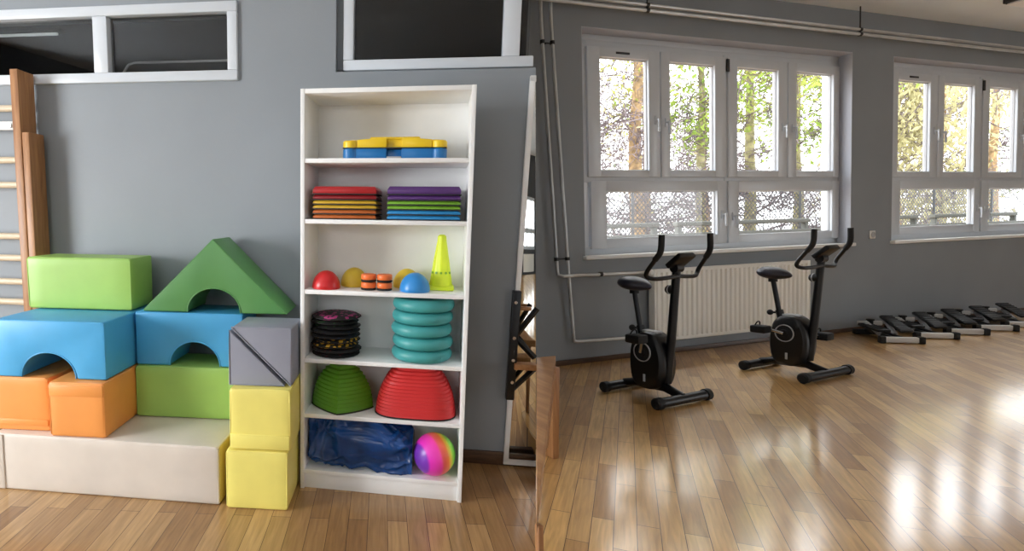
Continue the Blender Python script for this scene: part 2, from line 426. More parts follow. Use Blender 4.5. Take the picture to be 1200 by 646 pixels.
def foam_box(name, label, x0, x1, y0, y1, z0, z1, m, rz=0.0, flaps=(), cat='foam block', seam=None):
    cx, cy = (x0 + x1) / 2, (y0 + y1) / 2
    root = thing(name, label, cat, (cx, cy, z0), rz)
    w, d, h = (x1 - x0) / 2, (y1 - y0) / 2, z1 - z0
    b = bmesh.new(); bmesh.ops.create_cube(b, size=1)
    for v in b.verts: v.co = Vector((v.co.x * 2 * w, v.co.y * 2 * d, (v.co.z + .5) * h))
    bmesh.ops.bevel(b, geom=b.edges[:], offset=.012, segments=3, profile=.5, affect='EDGES')
    bmesh.ops.subdivide_edges(b, edges=[e for e in b.edges if e.calc_length() > .15], cuts=6, use_grid_fill=True)
    for v in b.verts:
        fx = 1 - (v.co.x / w) ** 2; fy = 1 - (v.co.y / d) ** 2; fz = 1 - ((v.co.z - h / 2) / (h / 2)) ** 2
        n = noise.noise(v.co * 5 + Vector((x0 * 3, z0 * 7, 0))) * .0025
        if abs(v.co.x) > w - .004: v.co.x += math.copysign(.004 * max(0, fy * fz) + n * max(0, fy * fz), v.co.x)
        if v.co.y < -d + .004: v.co.y -= .004 * max(0, fx * fz) + n
    gg = G(); gg.add(b); gg.build('cover', m, root, ang=60)
    # double-stitched piping along the front edges
    p = G()
    e = .004
    for pts in ([(-w + e, -d + e, .012), (-w + e, -d + e, h - .012)], [(w - e, -d + e, .012), (w - e, -d + e, h - .012)],
                [(-w + .012, -d + e, h - e), (w - .012, -d + e, h - e)], [(w - e, -d + .012, h - e), (w - e, d - .012, h - e)]):
        p.tube(pts, .0042, 6)
    p.build('piping', m, root)
    for kind, a, t in flaps:
        f = G()
        if kind == 'h': f.box(-w + .004, w - .004, -d - .007, -d + .01, a, a + t, .004)          # strip across the front
        if kind == 'v': f.box(a, a + t, -d - .007, -d + .01, .006, h - .006, .004)               # upright strip on the front
        f.build('zip_flap', m, root)
    if seam:
        G().box(w - .004, w + .0035, -d + .01, d - .01, .01, h - .008, .002).build('side_seam', seam, root)
    return root

foam_box('foam_bench', 'long low beige foam block on the floor under the other blocks', -1.487, -.338, -.145, .425, 0, .288, M['f_beige'],
         math.radians(-2.2), [('v', -.565, .045)], seam=M['f_seam'])
foam_box('foam_block', 'orange foam block at the far left on the beige block', -1.515, -1.226, -.085, .43, .29, .562, M['f_orange'], 0, [('h', .03, .03)])
foam_box('foam_block', 'orange foam block with a flap near its top, beside the lime block', -1.19, -.912, -.135, .43, .29, .562, M['f_orange'], 0, [('h', .205, .055)])
foam_box('foam_block', 'lime green foam block standing on the beige block under a blue arch', -.904, -.325, .155, .44, .29, .568, M['f_lime'], 0, [('v', .215, .075)])
foam_box('foam_block', 'lime green foam block on top of the left blue arch', -1.51, -.935, .2, .45, .853, 1.13, M['f_lime'])
foam_box('foam_cube', 'yellow foam cube on the floor between beige block and bookcase', -.308, -.018, -.185, .1, 0, .285, M['f_yellow'], 0)
foam_box('foam_cube', 'upper yellow foam cube with a flap along its bottom, under the grey wedges', -.29, -.006, -.175, .1, .287, .578, M['f_yellow'], 0, [('h', .006, .07)])

def arch_pts(w, h, cx, r, rh, n=20):
    pts = [(-w / 2, 0), (-w / 2, h), (w / 2, h), (w / 2, 0)]
    return pts + [(cx + r * math.cos(PI * i / n), rh * math.sin(PI * i / n)) for i in range(n + 1)]

def foam_arch(label, x0, x1, y0, y1, z0, h, cx, r, rh, rz=0):
    root = thing('foam_arch', label, 'foam block', ((x0 + x1) / 2, (y0 + y1) / 2, z0), rz)
    d = (y1 - y0) / 2; w = x1 - x0
    G().prism(arch_pts(w, h, cx, r, rh), -d, d, .01, 3, ang=40).build('cover', M['f_blue'], root, ang=30)
    p = G(); e = .004
    p.tube([(cx + (r - .002) * math.cos(PI * i / 24), -d + .002, (rh - .002) * math.sin(PI * i / 24) + .003) for i in range(25)], .004, 6)
    p.tube([(-w / 2 + .01, -d + e, h - e), (w / 2 - .01, -d + e, h - e)], .004, 6)
    p.tube([(w / 2 - e, -d + e, .01), (w / 2 - e, -d + e, h - .01)], .004, 6)
    p.build('piping', M['f_blue'], root)
foam_arch('blue foam arch resting on the two orange blocks', -1.485, -.918, -.09, .44, .564, .285, -.01, .143, .128, math.radians(-.8))
foam_arch('blue foam arch resting on the lime block, green triangle on it', -.905, -.328, .17, .445, .57, .284, .03, .138, .132)

root = thing('foam_triangle_arch', 'green triangular foam block with an arch cut, top of the stack', 'foam block', (-.482, .32, .857))
pts = [(-.385, .004), (-.375, .016), (-.008, .382), (.008, .382), (.375, .016), (.385, .004), (.38, 0)]
n = 20
pts = [(-.388, 0), (0, .388), (.388, 0)] + [(-.0 + .143 * math.cos(PI * i / n), .128 * math.sin(PI * i / n)) for i in range(n + 1)]
G().prism(pts, -.14, .135, .009, 3, ang=40).build('cover', M['f_green'], root, ang=30)
p = G()
p.tube([(.142 * math.cos(PI * i / 24), -.139, .127 * math.sin(PI * i / 24) + .003) for i in range(25)], .004, 6)
p.tube([(-.378, -.137, .006), (0, -.137, .38), (.378, -.137, .006)], .004, 6)
p.build('piping', M['f_green'], root)

# two grey wedges make a cube
def wedge(label, pts, loc):
    root = thing('foam_wedge', label, 'foam block', loc)
    G().prism(pts, -.125, .125, .009, 3).build('cover', M['f_grey'], root, ang=30)
    p = G(); q = [(a[0] * .985, a[1] * .985 + .002) for a in pts]
    p.tube([(a[0], -.1235, a[1]) for a in q + q[:1]], .004, 6)
    p.build('piping', M['f_grey'], root)
wedge('lower left grey foam wedge of the pair on the yellow cubes', [(0, 0), (.262, 0), (0, .26)], (-.302, -.005, .58))
wedge('upper right grey foam wedge of the pair on the yellow cubes', [(.01, .274), (.292, .274), (.292, .0)], (-.302, .0, .58))

# --- bookcase ----------------------------------------------------------------------------------
BH, BW, BD = 1.953, .80, .30
bk = thing('bookcase', 'tall white open bookcase against the grey wall', 'bookcase', (0, 0, 0))
for x0, x1 in ((0, .02), (BW - .02, BW)):
    G().box(x0, x1, 0, BD, 0, BH, .0015).build('side_panel', M['white'], bk)
G().box(.02, BW - .02, .002, BD, BH - .022, BH, .0015).build('top_panel', M['white'], bk)
G().box(.02, BW - .02, BD - .01, BD - .004, .075, BH - .022).build('back_panel', M['white'], bk)
BZ = [1.636, 1.352, 1.013, .672, .392, .1]
EPS = .0008                     # things rest on the boards
for z in BZ:
    G().box(.02, BW - .02, .003, BD - .01, z - .021, z, .0015).build('shelf', M['white'], bk)
G().box(.02, BW - .02, .014, .03, 0, .079, .001).build('plinth', M['white'], bk)

# top shelf: yellow-topped blue case
cs = thing('plastic_case', 'yellow-topped blue plastic case lying on the top shelf', 'case', (.435, .14, (BZ[0] + EPS)))
def lobes(gx, z0, z1, r, w):
    for sx in (-1, 1):
        for sy in (-1, 1):
            gx.loft([(r, z0), (r, z1 - .006), (r - .005, z1)], None, 20, T((sx * (w - r), sy * .062, 0)))
g = G(); lobes(g, 0, .05, .036, .245)
g.box(-.2, -.035, -.085, .085, 0, .05, .004); g.box(.035, .2, -.085, .085, 0, .05, .004); g.box(-.04, .04, -.06, .085, 0, .047, .003)
g.build('base', M['p_blue'], cs)
G().box(-.243, .243, -.09, .09, .049, .054, .002).build('rim', M['gasket'], cs)
g = G(); lobes(g, .053, .086, .036, .245)
for a, b in ((-.175, -.035), (.035, .175)):
    s_ = 1 if a > 0 else -1
    g.prism([(a, .053), (b, .053), (b, .105 if s_ < 0 else .088), (a, .088 if s_ < 0 else .105)] if False else
            [(a, .053), (b, .053), (b, .1 if s_ < 0 else .09), (a, .09 if s_ < 0 else .1)], -.085, .085, .004)
g.box(-.21, .21, -.06, .085, .053, .092, .004); g.box(-.12, .12, -.05, .07, .09, .108, .008)
g.build('lid', M['p_yellow'], cs)
G().box(-.034, .034, -.088, -.082, .0, .012, .002).build('catch', M['silver'], cs)

# trays on the second shelf
def tray(x, z, w, hgt, m, label, group):
    t = thing('plastic_tray', label, 'tray', (x, .135, z), 0, group)
    d = .115; w2 = w / 2
    def ring(s0, zz): return (s0, zz)
    b = bmesh.new(); rings = []
    for ins, zz in ((.004, .004), (.002, hgt * .55), (.012, hgt)):
        rings.append([b.verts.new(c) for c in ((-w2 + ins, -d + ins, zz), (w2 - ins, -d + ins, zz), (w2 - ins, d - ins, zz), (-w2 + ins, d - ins, zz))])
    for A, B_ in zip(rings, rings[1:]):
        for k in range(4): b.faces.new((A[k], A[(k + 1) % 4], B_[(k + 1) % 4], B_[k]))
    b.faces.new(rings[0][::-1]); b.faces.new(rings[-1])
    bmesh.ops.bevel(b, geom=b.edges[:], offset=.0035, segments=2, profile=.5, affect='EDGES')
    gg = G(); gg.add(b); gg.build('tray_body', m, t)
    G().box(-w2, w2, -d - .002, d, 0, .0045, .0015).build('rim', M['gasket'], t)
ords = ['bottom', 'second from the bottom', 'third from the bottom', 'third from the top', 'second from the top', 'topmost']
z = (BZ[1] + EPS)
for i, (c, k, hh) in enumerate([('burnt orange', 'p_orange', .023), ('burnt orange', 'p_orange', .023), ('golden yellow', 'p_gold', .021), ('golden yellow', 'p_gold', .021), ('dark red', 'p_dred', .026), ('red', 'p_red', .038)]):
    tray(.207, z, .312, hh, M[k], f'{c} plastic tray, {ords[i]} in the red, yellow and orange stack', 'red to orange trays on the second shelf'); z += hh + .0006
z = (BZ[1] + EPS)
for i, (c, k, hh) in enumerate([('sky blue', 'p_sky', .023), ('sky blue', 'p_sky', .023), ('lime green', 'p_lime', .021), ('lime green', 'p_lime', .021), ('deep purple', 'p_purple', .026), ('purple', 'p_purple', .04)]):
    tray(.58, z, .344, hh, M[k], f'{c} plastic tray, {ords[i]} in the purple, green and blue stack', 'purple to blue trays on the second shelf'); z += hh + .0006

# third shelf: half balls, discs, cone
def half_ball(x, y, r, h, m, label):
    prof = [(r * .96, 0), (r, .006)] + [(r * math.cos(a), .006 + (h - .006) * math.sin(a)) for a in (PI / 2 * i / 12 for i in range(1, 13))]
    o = G().loft(prof, None, 36).build('half_ball', m, None, (x, y, (BZ[2] + EPS))); tag(o, label, 'half ball', 'half balls on the middle shelf')
half_ball(.112, .075, .07, .088, M['b_red'], 'red rubber half ball at the left end of the middle shelf')
half_ball(.232, .2, .07, .094, M['b_yellow'], 'yellow rubber half ball behind the red half ball and orange discs')
half_ball(.5, .216, .07, .094, M['b_yellow'], 'yellow rubber half ball behind the blue half ball')
half_ball(.547, .075, .073, .09, M['b_blue'], 'blue rubber half ball in front of the yellow cone')
for x, side in ((.323, 'left'), (.4, 'right')):
    for k in range(2):
        t = thing('rubber_disc', f'{"upper" if k else "lower"} orange disc of the {side} pair beside the blue half ball', 'disc', (x, .075, (BZ[2] + EPS) + k * .04), 0, 'orange discs on the middle shelf')
        G().loft([(.034, 0), (.0375, .003), (.0375, .008), (.034, .0105)], None, 28).build('black_base', M['rubber'], t)
        G().loft([(.034, .0105), (.0375, .015), (.0375, .032), (.034, .037), (.022, .0385), (0, .0385)], None, 28).build('orange_top', M['puck'], t)
cn = thing('marker_cone', 'neon yellow plastic cone at the right end of the middle shelf', 'cone', (.67, .175, (BZ[2] + EPS)))
def sq(a): c = max(abs(math.cos(a)), abs(math.sin(a))); return 1 / (c ** .75)
G().loft([(.06, 0), (.066, .003), (.064, .018), (.055, .022)], sq, 48).build('base', M['cone'], cn)
G().loft([(.056, .02), (.05, .05), (.05, .055), (.04, .12), (.04, .125), (.03, .19), (.022, .24), (.02, .262), (.012, .27), (.006, .271)], lambda a: 1 + .03 * math.cos(8 * a), 48).build('cone_body', M['cone'], cn)
g = G()
for k in range(5):
    a = -PI / 2 + (k - 2) * .5
    g.loft([(.006, 0), (.006, .003)], None, 10, T((.048 * math.cos(a), .048 * math.sin(a), .085)) @ RZ(a) @ RY(PI / 2 - .2))
g.build('vent_hole', M['p_lime'], cn)

# fourth shelf: dotted discs and air cushions
z = (BZ[3] + EPS)
dm = ['d_red', 'd_red', 'd_yellow', 'd_yellow', 'd_blue', 'd_blue', 'd_green', 'd_green', 'd_pink']
nm = ['bottom one', 'second from the bottom', 'third from the bottom with yellow dots', 'fourth from the bottom with yellow dots', 'middle one of the nine',
      'fourth from the top', 'third from the top', 'second from the top', 'topmost with pink dots']
for i in range(9):
    ox = .006 * math.sin(i * 2.4); r = .118 + .004 * math.sin(i * 1.7)
    t = thing('balance_disc', f'black dotted balance disc, {nm[i]} in the dark stack', 'disc', (.152 + ox, .135, z), i * .5, 'dotted black discs on the fourth shelf')
    G().loft([(r - .02, 0), (r - .003, .002), (r, .006), (r - .004, .011), (r - .014, .017), (r - .03, .021), (.03, .022), (0, .022)], lambda a: 1 + .012 * math.cos(24 * a), 72).build('disc_body', M[dm[i]], t)
    G().loft([(r - .006, .003), (r + .003, .005), (r + .003, .008), (r - .006, .0095)], lambda a: 1 + .012 * math.cos(24 * a), 72).build('rim', M['rubber'], t)
    z += .0235
z = (BZ[3] + EPS)
nm = ['bottom one', 'second from the bottom', 'middle one', 'second from the top', 'topmost']
for i in range(5):
    r = .149 + (.002 if i == 4 else 0); hh = .0605
    t = thing('air_cushion', f'round turquoise air cushion, {nm[i]} in the stack of five', 'cushion', (.586 + .004 * math.sin(i * 2.1), .136, z), i, 'turquoise cushions on the fourth shelf')
    prof = [(.05, 0), (r * .72, .001)] + [(r - .028 + .028 * math.cos(a), hh / 2 + (hh / 2 - .001) * math.sin(a)) for a in (-PI / 2 + PI * k / 12 for k in range(13))] + [(r * .6, hh - .001), (.02, hh - .006), (0, hh - .007)]
    G().loft(prof, None, 56).build('cushion_body', M['turq'], t)
    G().loft([(.006, 0), (.006, .012), (.003, .014), (0, .014)], None, 10, RZ(-PI / 2 + .7 + i) @ T((r - .012, 0, hh / 2)) @ RY(PI / 2)).build('valve', M['turq'], t)
    z += .0612

# fifth shelf: ridged stepping stones
def stone(x, y, wx, wy, h, rot, topf, nrid, m, label, power, ex):
    prof = []
    for i in range(nrid):
        t0, t1 = i / nrid, (i + 1) / nrid
        def rad(t): return topf + (1 - topf) * max(0, 1 - t ** ex) ** .58
        prof += [(rad(t0), t0 * h), (rad(t0) * .995 + .0, (t0 * .25 + t1 * .75) * h), (rad((t0 + t1) / 2 + .2 / nrid) * .985, (t0 * .05 + t1 * .95) * h)]
    prof += [(topf, h), (topf * .9, h + .003), (0, h + .003)]
    def plan(a):
        c, s_ = abs(math.cos(a)), abs(math.sin(a)); return 1 / ((c ** power + s_ ** power) ** (1 / power))
    st = thing('stepping_stone', label, 'stepping stone', (x, y, (BZ[4] + EPS)), 0, 'ridged stones on the fifth shelf')
    G().loft(prof, plan, 72, Matrix.Diagonal((wx, wy, 1, 1)) @ RZ(rot)).build('stone_body', m, st, ang=25)
    G().loft([(1.0, 0), (1.015, .002), (1.015, .006), (1.0, .008)], plan, 72, Matrix.Diagonal((wx, wy, 1, 1)) @ RZ(rot)).build('rubber_edge', M['rubber'], st)
stone(.186, .143, .16, .138, .228, 0, .14, 12, M['h_green'], 'green ridged stepping stone on the fifth shelf', 1.25, 1.9)
stone(.562, .143, .2, .136, .24, 0, .3, 15, M['h_red'], 'large red ridged stepping stone on the fifth shelf', 3.2, 1.7)

# bottom shelf: crumpled bag and ball
bm = bmesh.new(); bmesh.ops.create_uvsphere(bm, u_segments=180, v_segments=110, radius=1)
def ridge(q, f, o): return 1 - abs(noise.noise(q * f + Vector(o)))
for v in bm.verts:
    c = v.co.copy()
    def se(u, p): return math.copysign(abs(u) ** p, u)
    x, y, z = se(c.x, .42) * .3, se(c.y, .5) * .125, se(c.z, .45) * .134
    t = x / .3
    if t > .1: z -= max(0, z + .12) * .55 * ((t - .1) / .9) ** 1.3
    q = Vector((x, y, z)); wq = q + Vector((noise.noise(q * 7), noise.noise(q * 7 + Vector((5, 0, 0))), noise.noise(q * 7 + Vector((0, 5, 0))))) * .05
    e = (ridge(wq, 8, (1, 2, 3)) ** 3 - .45) * .05 + (ridge(wq, 17, (7, 2, 1)) ** 4 - .4) * .026 + (ridge(wq, 36, (2, 8, 1)) ** 3 - .4) * .009
    n_ = Vector((c.x * .3, c.y, c.z * .6)).normalized()
    q = q + n_ * e
    q.z = min(max(q.z, -.124), .142); q.y = min(max(q.y, -.146), .132); q.x = min(max(q.x, -.3), .232)
    v.co = q
gg = G(); gg.add(bm)
tag(gg.build('plastic_bag', M['bag'], None, (.325, .153, (BZ[5] + EPS) + .1245), ang=180), 'crumpled shiny dark blue plastic bag on the bottom shelf', 'bag')
o = G().sphere((0, 0, 0), .103, u=48, v=32).build('play_ball', M['ball'], None, (.664, .07, (BZ[5] + EPS) + .104), (0, math.radians(-8), math.radians(32)), ang=180)
tag(o, 'rainbow coloured ball on the bottom shelf beside the blue bag', 'ball')

# --- mirror and folded rack at the end of the wall
mi = thing('wall_mirror', 'tall white-framed mirror at the end of the bookcase wall', 'mirror', (1.09, WY, .0))
def lean_x(z): return -.012 + .022 * z       # frame edge leaned to follow its slope in the image
def strip(gx, a0, a1, b0, b1, z0, z1, y0, y1): gx.prism([(a0, z0), (b0, z0), (b1, z1), (a1, z1)], y0, y1, .002)
g = G()
strip(g, lean_x(.03), lean_x(2.085), lean_x(.03) + .026, lean_x(2.085) + .026, .03, 2.085, -.03, -.002)
strip(g, lean_x(.03), lean_x(.07), end_x(.03) - 1.093, end_x(.07) - 1.093, .012, .045, -.03, -.002)
strip(g, lean_x(2.06), lean_x(2.09), end_x(2.06) - 1.093, end_x(2.09) - 1.093, 2.06, 2.09, -.03, -.002)
g.build('mirror_frame', M['white'], mi)
g = G(); strip(g, lean_x(.04) + .024, lean_x(2.07) + .024, end_x(.04) - 1.094, end_x(2.07) - 1.094, .04, 2.07, -.014, -.006); g.build('mirror_glass', M['mirror'], mi)
g = G(); g.box(.015, .172, -.05, -.031, .055, .085, .003); g.build('bottom_batten', M['skirt'], mi)

rk = thing('folding_rack', 'black folding wall bracket with a wooden slat in front of the mirror', 'rack', (1.08, WY - .035, 0))
g = G(); g.prism([(-.012, .4), (.03, .4), (.043, .99), (0, .99)], -.05, -.004, .004); g.build('upright', M['blackmetal'], rk)
def brace(z0, z1): return G().tube([(.022, -.035, z0), (.128, -.035, z1)], .0155, 4).build('brace', M['blackmetal'], rk)
brace(.745, .9); brace(.46, .575); brace(.74, .635)
G().box(.02, .135, -.075, -.012, .575, .605, .003).build('slat', M['wood_bench'], rk)
G().box(.04, .1, -.03, -.012, .885, .905, .003).build('slat', M['wood_bar'], rk)
g = G()
for zz in (.5, .62, .74, .93): g.tube([(.015, -.05, zz), (.015, -.056, zz)], .009, 8)
g.build('bolt', M['steel'], rk)

# =============================================================================================== WINDOW WALL SIDE (own coordinates, placed by MR)
g = G()
g.plate([(-1.85, .45), (-1.1, .16), (-1.181, .055), (-2.839, -2.308), (-3.6, -3.392), (-3.6, -7.2), (11.5, -7.2), (11.5, .45)], -.22, 0)
struct(g.build('floor', M['floor_r']), True)

W1, PITCH = -.70, 3.98                         # left edge of the first niche; distance to the next
WIN = [W1, W1 + PITCH, W1 + 2 * PITCH]
NW, NZ0, NZ1 = 3.35, .94, 2.915
g = G()
def rw(x0, x1, z0, z1): g.box(x0, x1, 0, .22, z0, z1)
xs = [-1.85] + [v for a in WIN for v in (a, a + NW)] + [11.5]
for i in range(0, len(xs), 2): rw(xs[i], xs[i + 1], 0, 4.3)
for a in WIN: rw(a, a + NW, 0, NZ0); rw(a, a + NW, NZ1, 4.3)
struct(g.build('wall_right', M['wall']), True)
g = G()
for i in range(1): g.box(-1.85, 11.5, -.014, 0, 0, .045, .003)
struct(g.build('baseboard_right', M['skirt']), True)
struct(G().box(-9.5, 12, -10.5, .25, 3.34, 3.38).box(-9.5, -1.9, .25, 2.2, 3.34, 3.38).build('ceiling', M['ceiling']), True)
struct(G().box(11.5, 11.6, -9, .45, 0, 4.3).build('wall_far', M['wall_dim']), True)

def make_window(name, x0):
    root = bpy.data.objects.new(name, None); COL.objects.link(root); root.location = (x0, 0, 0); struct(root, True)
    ox = -W1                                              # element positions taken from image pixels, along the wall
    def X(v): return v + ox
    f = G(); y0, y1 = .125, .19
    f.box(X(-.70), X(-.55), y0, y1, NZ0 + .0, 2.86, .004); f.box(X(2.61), X(2.65), y0, y1, NZ0, 2.86, .004)
    f.box(X(-.70), X(2.65), y0, y1, 2.79, 2.86, .004); f.box(X(-.70), X(2.65), y0, y1, NZ0, 1.02, .004)
    f.box(X(-.6), X(2.64), y0 - .006, y1, 1.6, 1.655, .004); f.box(X(1.045), X(1.085), y0 - .01, y1, 1.0, 2.83, .006)
    f.box(X(-.70), X(2.65), y0, .215, 2.86, NZ1 + .0, .004)
    f.build('window_frame', M['pvc'], root)
    def sash(a, b, z0, z1, pa, pb, pz0, pz1, hx, hz):
        s_ = G(); yy0, yy1 = .1, .165
        a, b, pa, pb = X(a), X(b), X(pa), X(pb)
        s_.box(a, pa, yy0, yy1, z0, z1, .006); s_.box(pb, b, yy0, yy1, z0, z1, .006)
        s_.box(pa - .005, pb + .005, yy0 + .001, yy1, z0, pz0, .006); s_.box(pa - .005, pb + .005, yy0 + .001, yy1, pz1, z1, .006)
        so = s_.build('sash', M['pvc'], root)
        k = G()
        t = .006
        k.box(pa, pb, .128, .15, pz0, pz0 + t); k.box(pa, pb, .128, .15, pz1 - t, pz1); k.box(pa, pa + t, .128, .15, pz0, pz1); k.box(pb - t, pb, .128, .15, pz0, pz1)
        k.build('gasket', M['silver'], so)
        G().box(pa, pb, .145, .151, pz0, pz1).build('pane', M['glass'], so)
        h = G(); hx = X(hx)
        h.box(hx - .014, hx + .014, .088, .1, hz - .04, hz + .04, .004); h.tube([(hx, .095, hz), (hx, .06, hz)], .009, 10)
        h.box(hx - .011, hx + .011, .05, .066, hz - .115, hz + .012, .005)
        h.build('handle', M['pvc'], so)
    zt, zb, p0, p1 = 2.8, 1.645, 1.71, 2.715
    sash(-.56, .248, zb, zt, -.425, .118, p0, p1, .19, 2.17)
    sash(.258, 1.05, zb, zt, .365, .915, p0, p1, .31, 2.15)
    sash(1.08, 1.872, zb, zt, 1.2, 1.75, p0, p1, 1.81, 2.15)
    sash(1.884, 2.625, zb, zt, 2.005, 2.54, p0, p1, 1.945, 2.14)
    sash(-.54, 1.05, 1.0, 1.61, -.37, .94, 1.09, 1.515, 1.0, 1.28)
    sash(1.08, 2.635, 1.0, 1.61, 1.22, 2.53, 1.08, 1.51, 1.14, 1.26)
    v = G().box(X(-.25), X(-.1), .094, .1, 2.745, 2.765, .002); v.build('vent_slot', M['gasket'], root)
    G().box(X(1.05), X(1.085), .085, .1, 2.66, 2.78, .005).build('latch', M['gasket'], root)
    G().box(-.02, NW + .01, -.045, .13, NZ0 - .03, NZ0 + .004, .006).build('window_sill', M['white'], root)
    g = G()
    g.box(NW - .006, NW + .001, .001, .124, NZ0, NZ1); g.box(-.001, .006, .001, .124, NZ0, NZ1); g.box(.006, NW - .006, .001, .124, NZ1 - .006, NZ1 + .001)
    g.build('reveal_light_sheet', M['reveal_light'], root)  # added thin sheets whose pale tone imitates window light on the reveals
    return root
make_window('window_3', WIN[0]); make_window('window_4', WIN[1]); make_window('window_7', WIN[2])
g = G()
for a in WIN:
    g.box(a + NW - .05, a + NW - .001, .195, .25, NZ0, NZ1 - .0); g.box(a + .001, a + .06, .195, .25, NZ0, NZ1)
    g.box(a, a + NW, .19, .3, NZ0 - .03, NZ0 + .02)
struct(g.build('trim_1', M['render']), True)

# radiator
rd = thing('radiator', 'cream ribbed panel radiator under the first big window', 'radiator', (-.05, -.04, .14), right=True)
g = G(); NR, RW, RH = 33, 1.94, .655
pts = []
for i in range(NR):
    a = .012 + (RW - .024) * i / NR; w = (RW - .024) / NR
    pts += [(a, -.058), (a + w * .18, -.058), (a + w * .34, -.072), (a + w * .84, -.072)]
pts += [(RW - .012, -.058), (RW - .012, -.05), (.012, -.05)]
g.plate(pts, .03, RH - .03)
g.box(.012, RW - .012, -.066, -.05, .0, .032, .004); g.box(.012, RW - .012, -.066, -.05, RH - .034, RH - .004, .004)
g.build('front_panel', M['rad'], rd, ang=25)
G().box(.01, RW - .01, -.015, -.006, .01, RH - .01, .004).build('rear_panel', M['rad'], rd)
for x0 in (0, RW - .012): G().box(x0, x0 + .012, -.07, 0, .004, RH, .002).build('side_cover', M['rad'], rd)
g = G(); g.box(.006, RW - .006, -.068, -.056, RH - .006, RH, .001); g.box(.006, RW - .006, -.012, -.002, RH - .006, RH, .001)
for i in range(40): g.box(.02 + i * .0478, .03 + i * .0478, -.06, -.006, RH - .006, RH - .001)
g.build('top_grille', M['rad'], rd)
for x0 in (.25, RW - .25): G().box(x0, x0 + .04, -.012, .036, .1, RH - .1, .003).build('wall_bracket', M['rad'], rd)

# heating pipes
def pipe(name, pts, r, label):
    o = G().tube(pts, r, 12).build(name, M['galv']); tag(o, label, 'pipe', 'heating pipes'); return R(o)
pipe('heating_pipe', [(-1.135, -.045, 3.33), (-1.132, -.045, 2.9), (-1.02, -.045, .83), (-1.015, -.05, .795), (-.99, -.082, .785), (-.9, -.084, .784), (-.82, -.05, .782), (-.15, -.055, .772), (-.11, -.06, .772)], .014,
     'left upright heating pipe, turning off to the radiator top')
pipe('heating_pipe', [(-1.04, -.045, 3.33), (-1.037, -.045, 2.9), (-.905, -.045, .756), (-.868, -.045, .25), (-.862, -.045, .215), (-.83, -.045, .207), (-.1, -.055, .19), (-.056, -.055, .19)], .014,
     'right upright heating pipe, running down to the radiator foot')
pipe('heating_pipe', [(-1.8, -.085, 3.108), (11.4, -.085, 3.108)], .014, 'upper long heating pipe below the ceiling, above the windows')
pipe('heating_pipe', [(-1.8, -.085, 3.062), (11.4, -.085, 3.062)], .014, 'lower long heating pipe below the ceiling, above the windows')
def clamp(label, pts_list, stem_pts):
    t = thing('pipe_clamp', label, 'clamp', (0, 0, 0), 0, 'pipe clamps', True)
    for p, ax in pts_list:
        a = Vector(ax) * .014
        G().tube([Vector(p) - a, Vector(p) + a], .02, 12).build('ring', M['gasket'], t)
    G().tube(stem_pts, .006, 8).build('stem', M['gasket'], t)
for x, lb in ((-.08, 'dark pipe clamp on the ceiling pipes above the first window'), (2.61, 'dark pipe clamp on the ceiling pipes above the wall between the windows'), (5.42, 'dark pipe clamp on the ceiling pipes above the second window')):
    clamp(lb, [((x, -.085, 3.108), (1, 0, 0)), ((x, -.085, 3.062), (1, 0, 0))], [(x, -.085, 3.062), (x, -.085, 3.338)])
for z, xa, xb, lb in ((2.735, -1.123, -1.027, 'dark double clamp high on the upright pipes'), (.93, -1.0255, -.916, 'dark double clamp low on the upright pipes')):
    clamp(lb, [((xa, -.045, z), (0, 0, 1)), ((xb, -.045, z), (0, 0, 1))], [(xa, -.03, z), (xb, -.03, z), ((xa + xb) / 2, -.03, z), ((xa + xb) / 2, -.002, z)])
for x, z, lb in ((-.58, .7805, 'small clip on the pipe to the radiator top'), (-.28, .1955, 'small clip on the pipe to the radiator foot')):
    clamp(lb, [((x, -.05, z), (1, 0, 0))], [(x, -.04, z), (x, -.002, z)])
vl = thing('radiator_valve', 'white thermostat valve at the top left of the radiator', 'valve', (-.1, -.07, .775), right=True)
G().loft([(.014, 0), (.024, .004), (.026, .03), (.024, .055), (.016, .062), (0, .063)], lambda a: 1 + .03 * math.cos(12 * a), 36, RX(PI / 2)).build('knob', M['white'], vl)
G().tube([(0, .005, 0), (.05, .012, .0)], .012, 12).build('valve_body', M['steel'], vl)

ot = thing('wall_outlet', 'small white socket on the wall between the windows', 'socket', (2.97, 0, 1.02), right=True)
G().box(-.043, .043, -.012, 0, -.043, .043, .005).build('plate', M['white'], ot)
G().loft([(.03, -.0), (.03, .004), (.024, .004), (.021, .0015), (0, .0015)], None, 28, T((0, -.0125, 0)) @ RX(PI / 2)).build('socket', M['silver'], ot)

lp = thing('ceiling_lamp', 'ceiling lamp with a pale diffuser at the top corner above the second window', 'lamp', (4.35, -.6, 3.338), right=True)
G().box(-.4, .4, -.09, .09, -.045, 0, .006).build('housing', M['gasket'], lp)
G().box(-.37, .4, -.075, .075, -.062, -.045, .008).build('diffuser', M['lamp'], lp)

# --- exercise bikes -----------------------------------------------------------------------------
def bez(pts, n=8):
    """Smooth polyline through points (Catmull-Rom)."""
    P = [Vector(p) for p in pts]; P = [P[0] * 2 - P[1]] + P + [P[-1] * 2 - P[-2]]; out = []
    for i in range(1, len(P) - 2):
        for k in range(n):
            t = k / n
            a, b, c, d = P[i - 1], P[i], P[i + 1], P[i + 2]
            out.append(.5 * ((2 * b) + (c - a) * t + (2 * a - 5 * b + 4 * c - d) * t * t + (3 * b - a - 3 * c + d) * t ** 3))
    out.append(P[-2]); return out

